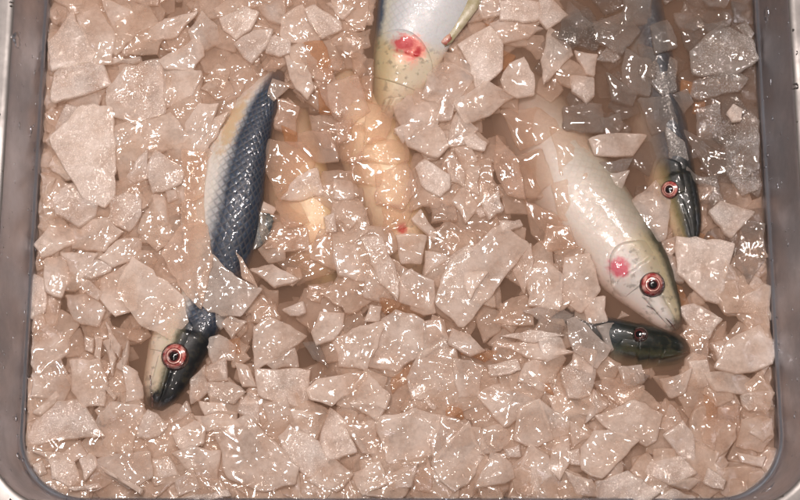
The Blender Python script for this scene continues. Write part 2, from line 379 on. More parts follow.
FISH = []
def build_fish(name, F, mat, label, eye=None, gill=None, jaw=None, mouth=None, tail=True, tail_mat=None, dorsal=None):
    root = bpy.data.objects.new(name, None); COL.objects.link(root)
    base = sum(F.P, Vector()) / len(F.P); base.z = min(p.z for p in F.P) - max(F.W) * F.thick
    root.location = base; tag(root, label, "fish")
    nu, na = 110, 72
    v, uv, f = [], [], []
    for i in range(nu + 1):
        u = (i / nu) ** 1.25
        for j in range(na):
            a = -math.pi + 2 * math.pi * j / na
            v.append(F.S(u, a) - base); uv.append((u, abs(a) / math.pi))
    for i in range(nu):
        for j in range(na):
            k = (j + 1) % na
            f.append((i * na + j, i * na + k, (i + 1) * na + k, (i + 1) * na + j))
    for i, uu in ((0, 0.0), (nu, 1.0)):
        c, T, *_ = F.frame(uu)
        v.append(c - base + T * (-0.0015 if i == 0 else 0.0005)); uv.append((uu, 0.3)); m = len(v) - 1
        for j in range(na):
            k = (j + 1) % na
            f.append((i * na + k, i * na + j, m) if i == 0 else (i * na + j, i * na + k, m))
    body = mesh_obj("body", v, f, mat, root, uv=uv)
    bm = bmesh.new(); bm.from_mesh(body.data); bmesh.ops.recalc_face_normals(bm, faces=bm.faces); bm.to_mesh(body.data); bm.free()
    FISH.append((name, BVHTree.FromPolygons([p + base for p in v], f), F))
    def patch(nm, ufun, a0, a1, h, pm):
        n1, n2 = 26, 26; v, uv, f = [], [], []
        for j in range(n2 + 1):
            q = j / n2; a = a0 + (a1 - a0) * q; ua, ub = ufun(q)
            edge = min(1, 7 * q, 7 * (1 - q))
            for i in range(n1 + 1):
                p = i / n1; u = ua + (ub - ua) * p
                prof = h * min(1, 3 * p) if p < 0.94 else h * (1 - (p - .94) / .06 * 1.6)
                v.append(F.S(u, a, prof * edge - 0.0003 * (1 - edge) - 0.0002) - base); uv.append((u, abs(a) / math.pi))
        for j in range(n2):
            for i in range(n1):
                A = j * (n1 + 1) + i
                f.append((A, A + 1, A + n1 + 2, A + n1 + 1))
        o = mesh_obj(nm, v, f, pm, root, uv=uv)
        sol = o.modifiers.new("thickness", 'SOLIDIFY'); sol.thickness = 0.0005; sol.offset = 0
        return o
    if gill:
        u0, u1, a0, a1 = gill
        patch("gill_cover", lambda q: (u0 + 0.01, u1 - 0.060 * abs(2 * q - 0.7) ** 1.7 - 0.006 * math.sin(9 * q)), R(a0), R(a1), 0.0010, mat)
    if jaw:
        u0, u1, a0, a1 = jaw
        patch("jaw_plate", lambda q: (u0, u1 - 0.03 * (1 - q)), R(a0), R(a1), 0.0011, mat)
    if mouth:
        u0, u1, a0, a1, sg = mouth; v, f = [], []; n = 24
        for i in range(n + 1):
            q = i / n; u = u0 + (u1 - u0) * q; a = R(a0 + (a1 - a0) * q ** 1.4) * sg; hw = 0.055 * (1 - 0.75 * q) + 0.012 * math.sin(7 * q)
            for da, of in ((-hw, -0.0004), (-hw * .4, 0.00035), (hw * .4, 0.00035), (hw, -0.0004)): v.append(F.S(u, a + da, of + 0.0011 * max(0, 1 - 12 * abs(0)) * 0.5) - base)
        for i in range(n):
            for k in range(3): A = i * 4 + k; f.append((A, A + 1, A + 5, A + 4))
        mesh_obj("mouth", v, f, MOUTH, root)
    if eye:
        (ex, ey), er, pr, look, *dull = eye
        u, a = F.locate(ex, ey, 0.4)
        p = F.S(u, a); n = F.normal(u, a); n = (n + Vector((0, 0, 0.5)) * look).normalized()
        r = er * K
        xax = n.cross(Vector((0, 1, 0))).normalized(); yax = n.cross(xax)
        ns = 36; prof = [(1.05, -0.30), (1.00, 0.04), (0.94, 0.13), (0.80, 0.20), (0.62, 0.24), (0.55, 0.285), (0.46, 0.285), (0.40, 0.27), (0.0, 0.27)]
        mi = [2, 2, 0, 0, 3, 1, 3, 3]
        v, f, fm = [], [], []
        for rr, hh in prof[:-1]:
            for k in range(ns):
                b = 2 * math.pi * k / ns
                v.append(p + (xax * math.cos(b) + yax * math.sin(b)) * r * rr + n * r * hh - base)
        v.append(p + n * r * prof[-1][1] - base)
        for q in range(len(prof) - 2):
            for k in range(ns):
                l = (k + 1) % ns; f.append((q * ns + k, q * ns + l, (q + 1) * ns + l, (q + 1) * ns + k)); fm.append(mi[q])
        q = len(prof) - 2
        for k in range(ns): f.append((q * ns + k, q * ns + (k + 1) % ns, len(v) - 1)); fm.append(3)
        e = mesh_obj("eye", v, f, None, root, mats=[EYE_DARK if dull else EYE_RED, EYE_MAROON if dull else EYE_PALE, EYE_DARK, EYE_DARK if dull else EYE_MAROON], fm=fm)
        v, f = [], []
        for q in range(6):
            g = q / 6 * math.pi / 2
            for k in range(ns):
                b = 2 * math.pi * k / ns
                v.append(p + (xax * math.cos(b) + yax * math.sin(b)) * r * pr * math.cos(g) + n * r * (0.26 + 0.55 * pr * math.sin(g)) - base)
        v.append(p + n * r * (0.26 + 0.55 * pr) - base)
        for q in range(5):
            for k in range(ns):
                l = (k + 1) % ns; f.append((q * ns + k, q * ns + l, (q + 1) * ns + l, (q + 1) * ns + k))
        for k in range(ns): f.append((5 * ns + k, 5 * ns + (k + 1) % ns, len(v) - 1))
        mesh_obj("pupil", v, f, PUPIL, e)
        v, f = [], []
        for q in range(8):
            g = q / 8 * math.pi / 2
            for k in range(ns):
                b = 2 * math.pi * k / ns
                v.append(p + (xax * math.cos(b) + yax * math.sin(b)) * r * 0.97 * math.cos(g) + n * r * (0.12 + 0.46 * math.sin(g)) - base)
        v.append(p + n * r * 0.58 - base)
        for q in range(7):
            for k in range(ns):
                l = (k + 1) % ns; f.append((q * ns + k, q * ns + l, (q + 1) * ns + l, (q + 1) * ns + k))
        for k in range(ns): f.append((7 * ns + k, 7 * ns + (k + 1) % ns, len(v) - 1))
        mesh_obj("cornea", v, f, CORNEA, e)
    if tail:
        c, T, D, Nn, w = F.frame(1.0)
        v, f = [], []; n = 16; Lt = 0.042
        for sgn in (0.0007, -0.0007):
            for i in range(5):
                p = i / 4
                for j in range(n + 1):
                    q = -1 + 2 * j / n
                    spread = w * (1 - p) + 0.030 * p
                    ln = Lt * p * (0.45 + 0.55 * abs(q)) 
                    v.append(c + T * (ln - 0.003) + D * (q * spread) + Nn * (sgn * (1.2 - p) + 0.0012 * math.sin(9 * q + 2 * p) * p) - base)
        m = 5 * (n + 1)
        for i in range(4):
            for j in range(n):
                A = i * (n + 1) + j
                f.append((A, A + 1, A + n + 2, A + n + 1)); f.append((m + A + 1, m + A, m + A + n + 1, m + A + n + 2))
        rim = [i * (n + 1) for i in range(5)] + [4 * (n + 1) + j for j in range(1, n + 1)] + [i * (n + 1) + n for i in range(3, -1, -1)]
        for A, B in zip(rim, rim[1:]): f.append((A, B, m + B, m + A))
        mesh_obj("tail_fin", v, f, tail_mat or FIN_DARK, root)
    if dorsal:
        u0, u1, h = dorsal; v, f = [], []; n = 18
        for sgn in (0.0006, -0.0006):
            for j in range(n + 1):
                q = j / n; u = u0 + (u1 - u0) * q
                c, T, D, Nn, w = F.frame(u)
                hh = h * math.sin(math.pi * min(1, q * 1.15 + 0.12)) ** 0.7 * (1 if j % 2 else .93)
                v.append(F.S(u, 0, -0.001) + Nn * sgn - base); v.append(F.S(u, 0, hh) + T * hh * 0.9 + Nn * sgn * .4 - base)
        m = 2 * (n + 1)
        for j in range(n):
            A = 2 * j; f.append((A, A + 2, A + 3, A + 1)); f.append((m + A + 2, m + A, m + A + 1, m + A + 3)); f.append((A + 1, A + 3, m + A + 3, m + A + 1))
        mesh_obj("dorsal_fin", v, f, FIN_DARK, root)
    return root, base

BLUE = [(0.0, (0.012, 0.016, 0.026)), (0.18, (0.014, 0.020, 0.034)), (0.42, (0.026, 0.036, 0.058)), (0.475, (0.34, 0.34, 0.35)), (0.54, (0.62, 0.58, 0.54)), (1.0, (0.68, 0.62, 0.57))]
HEADA = [(0.0, (0.008, 0.008, 0.009)), (0.38, (0.010, 0.011, 0.012)), (0.44, (0.10, 0.09, 0.06)), (0.50, (0.50, 0.42, 0.31)), (0.62, (0.62, 0.52, 0.42)), (1.0, (0.60, 0.50, 0.40))]
PALE = [(0.0, (0.13, 0.11, 0.09)), (0.14, (0.26, 0.23, 0.18)), (0.26, (0.36, 0.31, 0.25)), (0.5, (0.49, 0.43, 0.385)), (1.0, (0.52, 0.43, 0.37))]
HEADC = [(0.0, (0.02, 0.02, 0.015)), (0.20, (0.06, 0.055, 0.035)), (0.28, (0.36, 0.30, 0.19)), (0.40, (0.40, 0.34, 0.25)), (0.5, (0.51, 0.46, 0.43)), (1.0, (0.56, 0.47, 0.43))]
HEADB = [(0.0, (0.10, 0.09, 0.06)), (0.2, (0.30, 0.25, 0.15)), (0.34, (0.44, 0.34, 0.20)), (0.6, (0.52, 0.43, 0.32)), (1.0, (0.62, 0.53, 0.42))]
DARK = [(0.0, (0.010, 0.014, 0.014)), (0.30, (0.020, 0.026, 0.026)), (0.46, (0.09, 0.10, 0.075)), (0.60, (0.35, 0.33, 0.27)), (1.0, (0.6, 0.55, 0.48))]
HEADD = [(0.0, (0.008, 0.010, 0.008)), (0.28, (0.009, 0.011, 0.008)), (0.36, (0.050, 0.048, 0.026)), (0.43, (0.012, 0.012, 0.009)), (0.54, (0.09, 0.08, 0.04)), (0.62, (0.30, 0.26, 0.15)), (1.0, (0.55, 0.48, 0.38))]
YELL = [(0.0, (0.30, 0.22, 0.11)), (0.16, (0.55, 0.40, 0.20)), (0.32, (0.70, 0.55, 0.37)), (0.6, (0.76, 0.61, 0.43)), (1.0, (0.76, 0.62, 0.45))]

# blue-backed fish
FA = Fish([(155, 408, 9, -4), (161, 392, 20, -3), (170, 368, 27, -3), (180, 342, 33, -4), (192, 312, 38, -9), (206, 276, 41, -13), (216, 238, 43, -7), (224, 200, 42, -4), (233, 160, 37, -4), (246, 122, 31, -5), (262, 93, 22, -5.5), (276, 71, 12, -10)], 1, 16, 0.50, (R(58), 0.13))
u1, a1 = FA.locate(236, 122)
ma = fish_material("blue_back_skin", BLUE, HEADA, FA.L, 0.085, 0.215, spots=[(0.0, 0.45, 0.055, 0.75, (0.012, 0.012, 0.012)), (u1, abs(a1) / math.pi + .05, 0.11, 0.12, (0.50, 0.37, 0.24))])
rA, bA = build_fish("whole_fish", FA, ma, "blue-backed scaly fish lying head down with red eye and black snout", eye=((175, 356), 13.5, 0.36, 0.7), gill=(0.13, 0.25, 60, 150), jaw=(0.012, 0.135, 66, 110), mouth=(0.0, 0.075, 92, 118, 1), dorsal=(0.48, 0.60, 0.010))
# bloody-gilled fish
FB = Fish([(381, 128, 4, -9), (388, 111, 17, -8), (396, 90, 27, -7), (404, 66, 34, -4.5), (411, 42, 39, -3), (420, 14, 46, -2), (430, -20, 50, -2), (438, -65, 50, -4), (446, -110, 44, -6), (452, -150, 32, -8), (456, -185, 18, -9), (458, -205, 10, -9)], -1, -4, 0.46, (R(80), 0.09))
u1, a1 = FB.locate(413, 50, 0.5); u2, a2 = FB.locate(405, 46, .5); u3, a3 = FB.locate(428, 62, .5); u4, a4 = FB.locate(375, 12, .6)
mb = fish_material("bloody_gill_skin", [(0.0, (0.02, 0.03, 0.045)), (0.17, (0.05, 0.07, 0.10)), (0.25, (0.45, 0.43, 0.36)), (0.36, (0.46, 0.46, 0.47)), (1.0, (0.52, 0.52, 0.53))], HEADB, FB.L, 0.09, 0.235,
    spots=[(u1, abs(a1) / math.pi, 0.045, 0.15, (0.70, 0.25, 0.20)), (u2, abs(a2) / math.pi, 0.030, 0.15, (0.30, 0.010, 0.014)), (u1 - .006, abs(a1) / math.pi + .05, 0.022, 0.04, (0.34, 0.015, 0.018))], scale_amt=0.14)
rB, bB = build_fish("whole_fish", FB, mb, "silvery fish entering at the top edge with blood-red gill cover", gill=(0.11, 0.262, 20, 168), jaw=(0.012, 0.10, 70, 125), tail_mat=FIN_DARK)
# its olive pectoral fin with the reddened base
pts = [(441, 41), (450, 20), (462, 0), (474, -14), (484, -6), (478, 8), (466, 24), (452, 42), (445, 46)]
def slab(name, px, z, th, mat, parent, base, dome=0.0):
    top = [at(x, y, z) for x, y in px]; n = len(top); c = sum(top, Vector()) / n
    v = [p - base for p in top] + [c + (p - c) * 0.7 + Vector((0, 0, dome)) - base for p in top] + [p - Vector((0, 0, th)) - base for p in top] + [c + Vector((0, 0, dome * 1.2)) - base, c - Vector((0, 0, th)) - base]
    f = []
    for i in range(n):
        j = (i + 1) % n
        f += [(i, j, n + j, n + i), (n + i, n + j, 3 * n), (j, i, 2 * n + i, 2 * n + j), (2 * n + j, 2 * n + i, 3 * n + 1)]
    return mesh_obj(name, v, f, mat, parent)
slab("pectoral_fin", pts, 0.004, 0.0014, FIN_OLIVE, rB, bB, 0.0009)
slab("fin_base", [(439, 42), (444, 35), (451, 33), (452, 39), (446, 45)], 0.0047, 0.002, plain("sore_red", (0.26, 0.05, 0.04), 0.3, 0, 1, 200, (0.50, 0.30, 0.22), .5), rB, bB, 0.0005)
# pale-bellied fish
FC = Fish([(675, 329, 7, -3), (668, 317, 16, -2), (657, 300, 24, -2), (643, 280, 33, -3), (626, 258, 39, -4), (604, 232, 44, -7), (578, 200, 49, -10), (555, 165, 49, -14), (537, 130, 45, -16), (522, 98, 35, -17), (511, 70, 23, -18), (504, 48, 16, -18)], 1, 6, 0.50, (R(66), 0.12))
u1, a1 = FC.locate(619, 268, 0.5)
mc = fish_material("pale_belly_skin", PALE, HEADC, FC.L, 0.088, 0.27, spots=[(0.0, 0.3, 0.030, 0.6, (0.05, 0.045, 0.035)), (u1, abs(a1) / math.pi, 0.036, 0.10, (0.44, 0.09, 0.12))], scale_amt=0.10)
rC, bC = build_fish("whole_fish", FC, mc, "pale-bellied fish pointing down and right with pink gill spot and red eye", eye=((653, 284), 12.5, 0.36, 0.7), gill=(0.14, 0.28, 50, 155), jaw=(0.012, 0.13, 74, 118), mouth=(0.0, 0.095, 96, 122, 1), tail_mat=FIN_OLIVE)
# dark-snouted fish
FD = Fish([(687, 352, 9, -9), (680, 352, 18, -9), (664, 352, 24, -9), (642, 350, 28, -9), (617, 347, 31, -11.5), (588, 341, 31, -16.8), (556, 332, 33, -18.8), (524, 324, 31, -24), (492, 318, 25, -25), (464, 314, 16, -26), (446, 312, 9, -26)], 1, 48, 0.62, (R(64), 0.14))
md = fish_material("dark_snout_skin", DARK, HEADD, FD.L, 0.075, 0.26, scale_amt=0.3)
rD, bD = build_fish("whole_fish", FD, md, "fish with dark olive head poking from under the pale-bellied fish", eye=((640, 335), 7.5, 0.5, 0.2, 1), gill=(0.15, 0.29, 40, 140), jaw=(0.012, 0.14, 50, 100), mouth=(0.0, 0.11, 60, 84, 1))
# sunken fish with the dark back
FE = Fish([(690, 244, 8, 0.0), (686, 230, 16, -2.5), (680, 208, 21, -4.3), (672, 182, 25, -6.8), (664, 150, 28, -9.5), (656, 112, 29, -10.2), (648, 72, 29, -10.2), (641, 32, 28, -10.2), (635, -8, 25, -10.3), (630, -45, 18, -9.7), (627, -75, 9, -10.4)], 1, 24, 0.52, (R(58), 0.13))
me_ = fish_material("dark_back_skin", [(0.0, (0.010, 0.013, 0.016)), (0.44, (0.022, 0.032, 0.044)), (0.58, (0.14, 0.15, 0.15)), (0.72, (0.5, 0.45, 0.38)), (1.0, (0.7, 0.62, 0.52))], [(0.0, (0.008, 0.009, 0.009)), (0.44, (0.016, 0.016, 0.014)), (0.54, (0.16, 0.13, 0.06)), (0.68, (0.55, 0.45, 0.30)), (1.0, (0.6, 0.5, 0.4))], FE.L, 0.08, 0.24, scale_amt=0.25)
rE, bE = build_fish("whole_fish", FE, me_, "half-sunken dark-backed fish near the wall with dull red eye", eye=((669, 190), 9.5, 0.42, 0.5), gill=(0.13, 0.26, 50, 150))
# two yellowish fish deep under the ice
FF = Fish([(416, 282, 4, -13.8), (411, 264, 17, -12.8), (404, 238, 27, -11.8), (393, 205, 33, -10.8), (380, 165, 36, -10.8), (365, 128, 34, -10.8), (350, 95, 27, -11.8), (338, 66, 17, -12.8), (329, 44, 9, -13.8)], 1, 0, 0.46, None)
u1, a1 = FF.locate(402, 229, 0.6)
mf = fish_material("yellow_belly_skin", YELL, YELL, FF.L, 0.08, 0.26, spots=[(u1, abs(a1) / math.pi, 0.028, 0.07, (0.55, 0.03, 0.03))], scale_amt=0.1)
rF, bF = build_fish("whole_fish", FF, mf, "yellowish fish sunk under ice, a small pink-red spot on it", tail_mat=FIN_OLIVE)
FG = Fish([(338, 303, 4, -15.8), (332, 290, 15, -14.8), (322, 268, 25, -12.8), (312, 240, 32, -10.8), (303, 206, 34, -10.8), (298, 172, 31, -11.8), (296, 142, 24, -12.8), (296, 118, 15, -13.8), (297, 102, 9, -14.8)], 1, 8, 0.46, None)
mg = fish_material("yellow_flank_skin", YELL, [(0.0, (0.03, 0.03, 0.015)), (0.3, (0.10, 0.085, 0.03)), (0.45, (0.5, 0.4, 0.2)), (1.0, (0.75, 0.6, 0.4))], FG.L, 0.075, 0.16, scale_amt=0.1)
rG, bG = build_fish("whole_fish", FG, mg, "yellowish fish sunk under ice beside the blue-backed fish", tail_mat=FIN_OLIVE)

def fish_top(x, y):
    best = -1.0; who = None
    for nm, bv, F in FISH:
        h = bv.ray_cast(Vector((x, y, 0.2)), Vector((0, 0, -1)))
        if h[0] is not None and h[0].z > best: best, who = h[0].z, F
    return best, who

# ------------------------------------------------------------------ ice flakes
def flake_geo(top, nrm, th, rnd, round_=0.18, rough=1.0):
    """closed flake: an uneven outline, rounded melting rims and a softly dented face. top: outline points (counter-clockwise seen from nrm)."""
    pts = top
    # cut the corners, then break the edges up
    q = []
    n = len(pts)
    for i in range(n):
        a, b, c = pts[i - 1], pts[i], pts[(i + 1) % n]
        k = round_ * rnd.uniform(0.5, 1.3)
        q.append(b.lerp(a, k * .6)); q.append(b.lerp((a + c) / 2, k * .18)); q.append(b.lerp(c, k * .6))
    pts = []
    n = len(q)
    for i in range(n):
        a, b = q[i], q[(i + 1) % n]; ln = (b - a).length
        m = max(1, int(ln / 0.0042))
        for k in range(m):
            p = a.lerp(b, k / m)
            w = Vector((noise.noise(p * 90 + Vector((3, 8, 2))), noise.noise(p * 90 + Vector((11, 5, 6))), 0)) * 0.0016 * rough
            w += Vector((noise.noise(p * 210), noise.noise(p * 210 + Vector((7, 3, 1))), 0)) * 0.0012 * rough + Vector((noise.noise(p * 620), noise.noise(p * 620 + Vector((2, 9, 4))), 0)) * 0.0004 * rough
            pts.append(p + w)
    n = len(pts); c = sum(pts, Vector()) / n
    rings = []
    edge = min(0.0015, th * 0.42)
    def ring(inset_m, inset_f, dz, nz):
        out = []
        for p in pts:
            d = c - p; l = d.length
            s = p + d * min(0.9, inset_f + inset_m / max(l, 1e-6))
            wob = noise.noise(s * 95 + Vector((0, 0, 5))) * nz
            out.append(s + nrm * (dz + wob))
        return out
    rings.append(ring(0.0004, 0.30, -th, 0.0006)); rings.append(ring(0.0003, 0.02, -th * 0.96, 0.0004)); rings.append(ring(0.0, 0.0, -th * 0.7, 0))
    rings.append(ring(0.0, 0.0, -edge, 0.0003)); rings.append(ring(edge * 0.13, 0, -edge * 0.5, 0.0004)); rings.append(ring(edge * 0.5, 0, -edge * 0.13, 0.0004)); rings.append(ring(edge * 1.1, 0, 0, 0.0005))
    rings.append(ring(edge, 0.18, 0.0002, 0.0015)); rings.append(ring(edge, 0.42, 0.0003, 0.0018)); rings.append(ring(edge, 0.70, 0.0004, 0.0018))
    v = [p for r in rings for p in r]; f = []
    for k in range(len(rings) - 1):
        for i in range(n):
            j = (i + 1) % n
            f.append((k * n + i, k * n + j, (k + 1) * n + j, (k + 1) * n + i))
    v.append(c + nrm * (0.0004 + 0.001 * noise.noise(c * 95))); m = len(v) - 1; L = (len(rings) - 1) * n
    for i in range(n): f.append((L + i, L + (i + 1) % n, m))
    v.append(c - nrm * th); m = len(v) - 1
    for i in range(n): f.append(((i + 1) % n, i, m))
    return v, f, c

